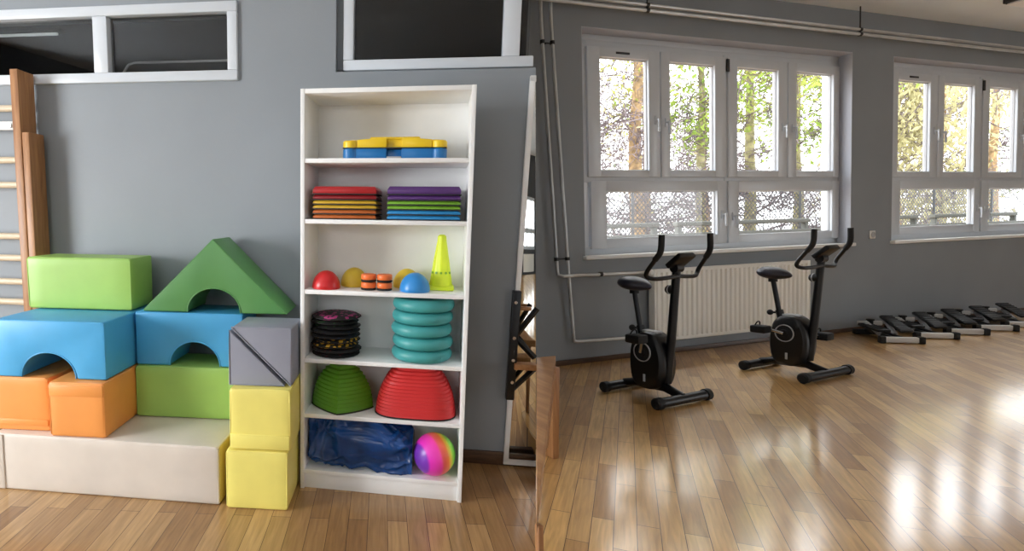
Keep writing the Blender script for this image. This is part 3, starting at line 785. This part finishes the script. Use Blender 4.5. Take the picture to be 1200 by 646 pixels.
def bike(label, loc, yaw, ca, rear_w, front_w):
    """x forward, y to the rider's left, z up."""
    root = thing('exercise_bike', label, 'exercise bike', loc, yaw, 'exercise bikes', True)
    # stabilisers
    for x, w, nm_ in ((.225, front_w, 'front_stabiliser'), (-.225, rear_w, 'rear_stabiliser')):
        st = G().tube([(x, -w, .038), (x, w, .038)], .031, 16).build(nm_, M['blackmetal'], root)
        for s_ in (-1, 1):
            G().tube([(x, s_ * (w - .035), .038), (x, s_ * (w + .004), .038), (x, s_ * (w + .012), .038)], [.0375, .0375, .028], 16).build('end_cap', M['rubber'], st)
    G().tube([(-.225, 0, .05), (-.12, 0, .075), (.1, 0, .085), (.225, 0, .05)], [.027, .03, .03, .027], 12).build('base_tube', M['blackmetal'], root)
    # flywheel housing: rounded egg profile in x-z, domed on both sides
    prof = [(-.135, .14), (-.145, .22), (-.14, .31), (-.115, .39), (-.07, .435), (.0, .45), (.07, .44), (.115, .4), (.145, .33), (.155, .25), (.145, .16), (.11, .09), (.04, .06), (-.05, .062), (-.11, .09)]
    rim = [Vector((p.x * .86, 0, p.z)) for p in bez([(a, 0, b) for a, b in prof + prof[:1]], 4)][:-1]
    c = Vector((.005, 0, .25)); b = bmesh.new(); rings = []
    for k, y in ((.55, -.082), (.86, -.078), (.97, -.062), (1, -.04), (1, .04), (.97, .062), (.86, .078), (.55, .082)):
        rings.append([b.verts.new(c + (q - c) * k + Vector((0, y, 0))) for q in rim])
    n_ = len(rim)
    for A, B_ in zip(rings, rings[1:]):
        for k in range(n_): b.faces.new((A[k], A[(k + 1) % n_], B_[(k + 1) % n_], B_[k]))
    b.faces.new(rings[0]); b.faces.new(rings[-1]); bmesh.ops.recalc_face_normals(b, faces=b.faces[:])
    gg = G(); gg.add(b); hs = gg.build('flywheel_housing', M['black'], root)
    g = G(); g.box(-.055, .06, -.03, .03, .44, .456, .006); g.build('top_cap', M['silver'], hs)
    g = G(); g.box(.0, .016, -.0855, -.081, .115, .165, .001); g.build('sticker', M['silver'], hs)
    # crank
    cx, cz = -.005, .315
    for s_ in (-1, 1):
        G().loft([(.06, 0), (.066, 0), (.066, .009), (.06, .009), (.06, .0)], None, 40, T((cx, s_ * .08, cz)) @ RX(PI / 2 * (1 if s_ < 0 else -1))).build('crank_ring', M['silver'], root)
        G().loft([(.06, 0), (.058, .004), (.03, .006), (.026, .012), (0, .012)], None, 32, T((cx, s_ * .083, cz)) @ RX(PI / 2 * (1 if s_ < 0 else -1))).build('crank_hub', M['rubber'], root)
        a = ca + (0 if s_ < 0 else PI); ex, ez = cx + .115 * math.cos(a), cz + .115 * math.sin(a)
        cr = G().tube([(cx, s_ * .097, cz), (ex, s_ * .125, ez)], [.013, .011], 10).build('crank_arm', M['steel'], root)
        pd = G(); pd.box(ex - .055, ex + .055, min(s_ * .135, s_ * .225), max(s_ * .135, s_ * .225), ez - .03, ez + .026, .01)
        pd.tube([(ex, s_ * .122, ez), (ex, s_ * .215, ez)], .01, 8)
        pdo = pd.build('pedal', M['rubber'], root)
        st = G(); st.tube(bez([(ex - .03, s_ * .14, ez + .012), (ex - .02, s_ * .16, ez + .05), (ex - .02, s_ * .19, ez + .05), (ex - .03, s_ * .21, ez + .012)], 6), .005, 6); st.build('strap', M['rubber'], pdo)
    # seat
    G().tube([(-.075, 0, .38), (-.135, 0, .72)], .0165, 12).build('seat_post', M['blackmetal'], root)
    G().tube([(-.06, 0, .36), (-.09, 0, .48)], .026, 12).build('post_sleeve', M['blackmetal'], root)
    g = G(); g.tube([(-.09, 0, .46), (-.15, 0, .455)], .008, 8); g.sphere((-.155, 0, .455), .022, u=16, v=10); g.build('adjusting_knob', M['rubber'], root)
    b = bmesh.new(); bmesh.ops.create_uvsphere(b, u_segments=32, v_segments=18, radius=1)
    for v in b.verts:
        t = (v.co.x + 1) / 2
        wd = .1 * (1 - t) ** .55 * 1.05 + .028
        v.co = Vector((-.235 + .235 * t, v.co.y * wd, .768 + v.co.z * (.058 - .024 * t) + .014 * (1 - t) ** 2 - .018 * t * t))
    gg = G(); gg.add(b); gg.build('saddle', M['navy'], root, ang=180)
    g = G(); g.tube([(-.135, 0, .7), (-.135, 0, .75)], .03, 12); g.build('saddle_clamp', M['rubber'], root)
    # mast and bars
    G().tube([(.115, 0, .12), (.145, 0, .4), (.19, 0, .9)], [.027, .027, .024], 14).build('mast', M['blackmetal'], root)
    hb = G()
    half = [(.195, 0, .832), (.19, .09, .826), (.175, .185, .824), (.158, .228, .84), (.168, .236, .875), (.215, .23, .94), (.252, .222, 1.0), (.256, .216, 1.09)]
    hb.tube([(p[0], -p[1], p[2]) for p in half[:0:-1]] and bez([(p[0], -p[1], p[2]) for p in half[::-1]] + half[1:], 6), .0135, 12)
    hbo = hb.build('handlebar', M['blackmetal'], root)
    for s_ in (-1, 1):
        G().tube(bez([(.218, s_ * .2298, .945), (.252, s_ * .222, 1.0), (.2565, s_ * .216, 1.1)], 5), .0178, 12).build('grip', M['rubber'], hbo)
    cm = T((.205, 0, .925)) @ RY(math.radians(-38))
    g = G(); g.box(-.05, .075, -.07, .07, -.018, .02, .01, mtx=cm); g.tube([(.19, -.03, .885), (.19, .03, .885)], .03, 12); cons = g.build('console', M['black'], root)
    G().box(-.025, .05, -.05, .05, .0195, .0215, .001, mtx=cm).build('display', M['gasket'], cons)
    g = G(); g.tube([(.175, 0, .745), (.13, 0, .742), (.118, 0, .742)], [.028, .03, .022], 16); g.build('tension_knob', M['rubber'], root)
    G().tube([(.145, 0, .742), (.137, 0, .742)], .0315, 16).build('knob_collar', M['silver'], root)
    return root
bike('black exercise bike standing nearer the wooden bench, below the window', (-1.007, -1.013, 0), math.radians(-85), math.radians(70), .2, .235)
bike('black exercise bike standing nearer the row of steppers, silver crank showing', (.41, -.945, 0), math.radians(-85), math.radians(165), .21, .275)

# --- mini steppers ------------------------------------------------------------------------------
def stepper(label, loc, yaw, lift=0.0):
    """x to the right, -y is the front with the pale bar."""
    t = thing('mini_stepper', label, 'stepper', loc, yaw, 'mini steppers along the wall', True)
    G().box(-.12, .12, -.3, -.255, .008, .06, .008).build('front_bar', M['lightbar'], t)
    for s_ in (-1, 1): G().box(s_ * .12 - .022 * (1 - s_) - .0, s_ * .12 + .022 * (1 + s_), -.308, -.247, 0, .066, .008).build('end_cap', M['rubber'], t)
    G().box(-.1, .1, .255, .29, .09, .135, .008).build('rear_bar', M['lightbar'], t)
    g = G(); g.box(-.135, .135, .22, .3, 0, .05, .008)
    g.build('rear_foot', M['rubber'], t)
    for s_ in (-1, 1):
        G().tube([(s_ * .035, -.28, .035), (s_ * .035, .24, .05)], .018, 10).build('base_tube', M['blackmetal'], t)
        mt = T((s_ * .085, .0, .125 + s_ * .02)) @ RX(math.radians(8 + s_ * 7))
        pe = G(); pe.box(-.052, .052, -.19, .19, -.014, .014, .012, mtx=mt)
        for k in range(9): pe.box(-.045, .045, -.16 + k * .04, -.148 + k * .04, .013, .019, mtx=mt)
        pe.build('foot_plate', M['black'], t)
        G().tube([(s_ * .06, -.05, .05), (s_ * .08, .14, .13)], .02, 12).build('cylinder', M['silver'], t)
    g = G(); g.tube([(0, .26, .03), (0, .26, .14)], .024, 12); g.tube([(0, .26, .14), (0, .26, .155)], .034, 14); g.build('centre_post', M['rubber'], t)
    return t
YS = math.atan2(.72, .55) - PI / 2
sl = ['black mini stepper at the end of the row nearest the bikes', 'second mini stepper in the row counted from the bikes', 'third mini stepper in the row counted from the bikes', 'fourth mini stepper in the row counted from the bikes',
      'fifth mini stepper in the row, partly past the edge of view']
for i, x in enumerate((2.33, 2.83, 3.29, 3.76, 4.23)):
    stepper(sl[i], (x + .17, -.6 + .22, 0), YS)

# --- bench at the near end ----------------------------------------------------------------------
bn = thing('bench', 'brown wooden bench end standing at the left edge of the pale floor', 'bench', (0, 0, 0), right=True)
G().plate([(-2.303, -1.566), (-2.196, -1.577), (-3.262, -2.93)], .46, .5, bev=.004).build('seat_board', M['wood_bench'], bn)
G().prism([(-2.285, 0), (-2.25, 0), (-2.235, .461), (-2.285, .461)], -1.66, -1.6, .003, mtx=T((0, 0, 0))).build('leg', M['wood_bar'], bn)
G().box(-3.232, -3.218, -2.893, -2.879, 0, .461, .002).build('leg', M['wood_bar'], bn)
G().tube([(-2.25, -1.62, .425), (-2.9, -2.44, .425)], .018, 8).build('rail', M['wood_bar'], bn)

# --- outside ------------------------------------------------------------------------------------
struct(G().box(-6, 45, .5, 45, -.35, -.3).build('ground_outside', M['ground']), True)
fn = thing('chain_link_fence', 'grey chain-link fence outside, seen through the low panes', 'fence', (0, 3.2, -.3), right=True)
for i in range(9): G().tube([(1.0 + i * 1.9, 0, 0), (1.0 + i * 1.9, 0, 2.3)], .022, 8).build('post', M['fence'], fn)
g = G(); zs, st = 2.2, .085
def wire(x0, z0, x1, z1):
    a, b = Vector((x0, 0, z0)), Vector((x1, 0, z1)); d = (b - a).normalized(); n_ = Vector((-d.z, 0, d.x)) * .006
    bmv = [g.bm.verts.new(q) for q in (a - n_, b - n_, b + n_, a + n_)]; g.bm.faces.new(bmv)
    bmv = [g.bm.verts.new(q + Vector((0, .004, 0))) for q in (a - n_, b - n_, b + n_, a + n_)]; g.bm.faces.new(bmv[::-1])
k = 0
while 1.0 + k * st < 16.2 + 2.2:
    x = 1.0 + k * st
    xa, xb = x - zs, x; za, zb = zs + .05, .05
    wire(max(xa, 1.0), za if xa >= 1.0 else zb + (xb - 1.0), min(xb, 16.2), zb if xb <= 16.2 else zb + (xb - 16.2))
    wire(max(x - zs, 1.0), .05 if x - zs >= 1.0 else .05 + (1.0 - (x - zs)), min(x, 16.2), .05 + zs if x <= 16.2 else .05 + zs - (x - 16.2))
    k += 1
me_w = g.build('wire_mesh', M['fence'], fn)
rl = thing('handrail', 'grey concrete handrail outside below the trees', 'railing', (0, 1.7, 0), right=True)
for x0, x1, z in ((.2, 1.85, 1.24), (2.15, 4.6, 1.24), (4.9, 7.0, 1.24), (7.4, 9.6, 1.24)):
    G().box(x0, x1, -.04, .04, z - .03, z + .03, .008).build('top_rail', M['rail'], rl)
    G().box(x0, x1 + .25, -.05, .05, z - .2, z - .12, .008).build('lower_rail', M['rail'], rl)
    for xx in (x0 + .05, x1 - .05): G().box(xx - .03, xx + .03, -.03, .03, -.31, z, .005).build('post', M['rail'], rl)

def tree(label, x, y, h, r, bark, fol, nleaf, crown0, spread, twigs, seed, name='tree', weep=0.0, lsz=.1, lean=0.0):
    rnd = random.Random(seed)
    t = thing(name, label, 'tree', (x, y, -.3), 0, 'trees outside the windows', True)
    tp = [(lean * k / 6 + .05 * math.sin(k * 1.7 + seed), .04 * math.cos(k * 2.1), h * k / 6) for k in range(7)]
    G().tube(tp, [r * (1.15 - .8 * k / 6) for k in range(7)], 10).build('trunk', bark, t)
    b = G(); ends = []
    def stick(a, c, r0, r1):
        d = (c - a).normalized(); u = d.orthogonal().normalized(); w = d.cross(u)
        A = [b.bm.verts.new(a + (u * math.cos(q) + w * math.sin(q)) * r0) for q in (0, 2.1, 4.2)]
        C = [b.bm.verts.new(c + (u * math.cos(q) + w * math.sin(q)) * r1) for q in (0, 2.1, 4.2)]
        for q in range(3): b.bm.faces.new((A[q], A[(q + 1) % 3], C[(q + 1) % 3], C[q]))
    def rv(z0=-1, z1=1): return Vector((rnd.uniform(-1, 1), rnd.uniform(-1, 1), rnd.uniform(z0, z1)))
    for k in range(twigs):
        f = rnd.uniform(.12, .98); base = Vector((lean * f, 0, h * f)); a = rnd.uniform(0, 2 * PI)
        ln = spread * rnd.uniform(.5, 1.1) * (1.1 - .4 * f); up = rnd.uniform(-.1, .6)
        p1 = base + Vector((math.cos(a), math.sin(a), up)) * ln * .5
        p2 = p1 + Vector((math.cos(a + rnd.uniform(-.6, .6)), math.sin(a + rnd.uniform(-.6, .6)), up + rnd.uniform(-.5, .5))) * ln * .5
        rr = r * .2 * (1.2 - f)
        stick(base, p1, rr, rr * .6); stick(p1, p2, rr * .6, rr * .3); ends += [p1, p2]
        for q in range(7):
            s0 = base.lerp(p1, rnd.uniform(.2, 1)) if q < 3 else p1.lerp(p2, rnd.uniform(0, 1))
            e1 = s0 + rv(-.8, .9).normalized() * rnd.uniform(.25, .8)
            stick(s0, e1, .012, .007)
            for q2 in range(3):
                s1 = s0.lerp(e1, rnd.uniform(.2, 1)); e2 = s1 + rv(-1, .8).normalized() * rnd.uniform(.15, .5)
                stick(s1, e2, .007, .004)
    b.build('branches', M['twig'], t)
    bm = bmesh.new()
    cl = [p for p in ends if p.z > h * crown0]
    if not cl: cl = ends
    for k in range(nleaf):
        c = rnd.choice(cl) + Vector((rnd.gauss(0, .28), rnd.gauss(0, .28), rnd.gauss(0, .2) - weep * rnd.random()))
        u = Vector((rnd.uniform(-1, 1), rnd.uniform(-1, 1), rnd.uniform(-1, 1) - weep * 2)).normalized(); w = u.orthogonal().normalized()
        w = (w * math.cos(k) + u.cross(w) * math.sin(k))
        s0 = lsz * rnd.uniform(.5, 1.2); fold = u.cross(w) * s0 * .18
        bm.faces.new([bm.verts.new(c - u * s0), bm.verts.new(c + w * s0 * .4 + fold), bm.verts.new(c + u * s0), bm.verts.new(c - w * s0 * .4 + fold)])
    gg = G(); gg.add(bm); gg.build('foliage', fol, t, ang=180)
    return t
tree('thick brown-trunked tree outside the first window, at its left pane', 4.75, 5.0, 7.0, .15, M['bark'], M['leaf_y'], 1000, .55, 1.6, 46, 1, lsz=.07)
tree('slim grey-trunked tree with bright green crown in the second pane of the first window', 6.45, 5.0, 6.5, .1, M['bark2'], M['leaf_g'], 2200, .5, 1.5, 46, 2, lsz=.075)
tree('tree with yellow-green crown in the third pane of the first window', 7.85, 5.0, 6.5, .12, M['bark2'], M['leaf_y'], 2300, .54, 1.5, 46, 3, lsz=.075)
tree('tree with fresh green crown in the fourth pane of the first window', 9.9, 5.4, 6.5, .11, M['bark2'], M['leaf_g'], 2400, .48, 1.6, 46, 4, lsz=.075)
tree('bare brushy tree at the left edge of the first window', 3.5, 5.6, 6.0, .1, M['bark'], M['leaf_p'], 500, .3, 1.8, 46, 5, lsz=.06)
tree('pale weeping tree in the left pane of the second window', 13.2, 5.3, 6.0, .12, M['bark'], M['leaf_p'], 3400, .2, 1.5, 50, 6, weep=.6, lsz=.1)
tree('pale weeping tree in the second pane of the second window', 15.2, 5.4, 6.0, .12, M['bark'], M['leaf_p'], 2800, .2, 1.8, 50, 7, weep=.6, lsz=.1)
tree('thin bare tree in the third pane of the second window', 17.5, 5.4, 6.5, .13, M['bark'], M['leaf_d'], 800, .2, 1.9, 50, 8, lsz=.07)
tree('dark twiggy tree farther back behind the first window trees', 9.0, 9.0, 6.0, .14, M['bark'], M['leaf_d'], 500, .15, 2.4, 60, 9, lsz=.08)
tree('tall twiggy tree farther back at the left of the first window', 7.0, 9.0, 6.5, .14, M['bark'], M['leaf_p'], 400, .15, 2.4, 60, 10, lsz=.08)

tree('big twiggy tree farthest back between the two windows', 13.0, 10.5, 6.5, .15, M['bark'], M['leaf_d'], 500, .15, 2.6, 60, 11, lsz=.08)
tree('broad bare tree far back behind the second window', 19.5, 10.0, 6.5, .15, M['bark'], M['leaf_p'], 500, .15, 2.8, 60, 12, lsz=.08)

# --- rest of the hall behind the viewer ---------------------------------------------------------
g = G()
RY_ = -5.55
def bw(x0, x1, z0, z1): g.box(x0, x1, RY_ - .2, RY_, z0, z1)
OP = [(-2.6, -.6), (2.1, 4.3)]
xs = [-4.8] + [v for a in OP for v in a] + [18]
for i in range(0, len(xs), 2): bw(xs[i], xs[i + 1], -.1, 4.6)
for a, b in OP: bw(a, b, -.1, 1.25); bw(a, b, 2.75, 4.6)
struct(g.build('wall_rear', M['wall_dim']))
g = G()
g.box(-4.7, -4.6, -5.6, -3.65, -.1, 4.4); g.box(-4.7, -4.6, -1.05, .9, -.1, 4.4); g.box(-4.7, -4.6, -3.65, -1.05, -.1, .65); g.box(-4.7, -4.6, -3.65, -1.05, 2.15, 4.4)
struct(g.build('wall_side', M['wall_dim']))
def rear_window(name, x0, x1):
    root = bpy.data.objects.new(name, None); COL.objects.link(root); root.location = (x0, RY_, 1.25); struct(root)
    f = G(); W, H = x1 - x0, 1.5
    f.box(0, W, -.12, -.05, 0, .1, .004); f.box(0, W, -.12, -.05, H - .1, H, .004); f.box(0, .1, -.12, -.05, .1, H - .1); f.box(W - .1, W, -.12, -.05, .1, H - .1)
    f.box(.1, W - .1, -.12, -.05, .46, .6, .004)
    n_ = 3
    for k in range(1, n_): f.box(W * k / n_ - .07, W * k / n_ + .07, -.12, -.05, .1, H - .1, .004)
    f.build('window_frame', M['pvc'], root)
    G().box(.1, W - .1, -.09, -.085, .1, H - .1).build('pane', M['glass'], root)
    return root
rear_window('window_5', *OP[0]); rear_window('window_6', *OP[1])
rr = thing('radiator', 'cream ribbed radiator on the rear wall, seen only in the mirror', 'radiator', (2.2, RY_ + .06, .62))
pts = []
for i in range(30):
    a = 1.9 * i / 30; w = 1.9 / 30; pts += [(a, .0), (a + w * .2, .0), (a + w * .35, .015), (a + w * .85, .015)]
pts += [(1.9, 0), (1.9, -.05), (0, -.05)]
G().plate(pts, 0, .5).build('front_panel', M['rad'], rr)

# =============================================================================================== place the groups
for o in list(COL.objects):
    if o.parent is not None: continue
    n0 = o.name.split('.')[0]
    if n0 in ('wall_left', 'baseboard_left', 'wall_corridor', 'tube_reflection', 'corridor_pipe', 'window_1', 'window_2', 'wall_bars', 'wall_mirror', 'folding_rack'): LEFT_WALL.append(o)
    if n0 in ('bookcase', 'plastic_case', 'plastic_tray', 'half_ball', 'rubber_disc', 'marker_cone', 'balance_disc', 'air_cushion', 'stepping_stone', 'plastic_bag', 'play_ball'): SHELF.append(o)
def turn(objs, cx, cy, deg):
    Q = T((cx, cy, 0)) @ RZ(math.radians(deg)) @ T((-cx, -cy, 0))
    for o in objs: o.matrix_world = Q @ Matrix.LocRotScale(o.location, o.rotation_euler, o.scale)
turn(LEFT_WALL, 0, WY, -3.2)          # wall group yawed to follow the window and floor lines in the image
turn(SHELF, .4, 0, -4.5)              # bookcase group yawed to bring its corners nearer their image pixels
for o in RIGHT:
    base = Matrix.LocRotScale(o.location, o.rotation_euler, o.scale)
    o.matrix_world = MR @ base

# =============================================================================================== light
def area(name, loc, to, sx, sy, power, col=(1, 1, 1), portal=False):
    l = bpy.data.lights.new(name, 'AREA'); l.shape = 'RECTANGLE'; l.size = sx; l.size_y = sy; l.energy = power; l.color = col
    o = bpy.data.objects.new(name, l); COL.objects.link(o); o.location = loc
    d = (Vector(to) - Vector(loc)); o.rotation_euler = d.to_track_quat('-Z', 'Z').to_euler()
    if portal: l.cycles.is_portal = True
    return o
area('daylight_side_window', (-4.66, -2.35, 1.4), (-1, -1.5, 1.2), 2.6, 1.5, 312, (.97, .985, 1))
area('daylight_rear_window', (-1.6, RY_ - .13, 2.0), (-1.2, 0, 1.2), 2.0, 1.5, 12, (.97, .985, 1))
for i, a in enumerate(WIN):
    o = area('window_portal', (a + NW / 2, .26, (NZ0 + NZ1) / 2), (a + NW / 2, -1, (NZ0 + NZ1) / 2), NW, NZ1 - NZ0, 1, portal=True)
    o.matrix_world = MR @ Matrix.LocRotScale(o.location, o.rotation_euler, o.scale)

w = bpy.data.worlds.new('sky'); SC.world = w; w.use_nodes = True
N, L = w.node_tree.nodes, w.node_tree.links
bg = N['Background']; bg.inputs['Strength'].default_value = 6.5
tc = N.new('ShaderNodeTexCoord'); sp = N.new('ShaderNodeSeparateXYZ'); L.new(tc.outputs['Generated'], sp.inputs['Vector'])
rp = N.new('ShaderNodeValToRGB'); rp.color_ramp.elements[0].position = .45; rp.color_ramp.elements[0].color = (.55, .56, .58, 1)
rp.color_ramp.elements[1].position = .62; rp.color_ramp.elements[1].color = (.95, .97, 1, 1)
mr = N.new('ShaderNodeMapRange'); mr.inputs['From Min'].default_value = -1; L.new(sp.outputs['Z'], mr.inputs['Value'])
L.new(mr.outputs['Result'], rp.inputs['Fac']); L.new(rp.outputs['Color'], bg.inputs['Color'])

# =============================================================================================== camera
cam = bpy.data.cameras.new('camera'); co = bpy.data.objects.new('camera', cam); COL.objects.link(co)
r0, r1, r2 = Vector((0.99706352, 0.0754769, 0.01294506)), Vector((0.02149236, -0.11355697, -0.993299)), Vector((-0.07350113, 0.99066041, -0.11484568))
mw = Matrix((r0, -r1, -r2)).transposed().to_4x4(); mw.translation = Vector((0.46784581, -2.47353934, 1.37767063))
co.matrix_world = mw
cam.sensor_width = 36.0; cam.lens = 18.6; cam.shift_x = 0.15; cam.clip_start = .05
SC.camera = co

SC.view_settings.view_transform = 'Standard'; SC.view_settings.look = 'None'; SC.view_settings.gamma = 1.0
SC.view_settings.exposure = 0.0; SC.view_settings.use_curve_mapping = False
SC.cycles.use_denoising = True
SC.cycles.max_bounces = 10; SC.cycles.diffuse_bounces = 6; SC.cycles.glossy_bounces = 4; SC.cycles.transparent_max_bounces = 16
SC.cycles.sample_clamp_indirect = 6.0
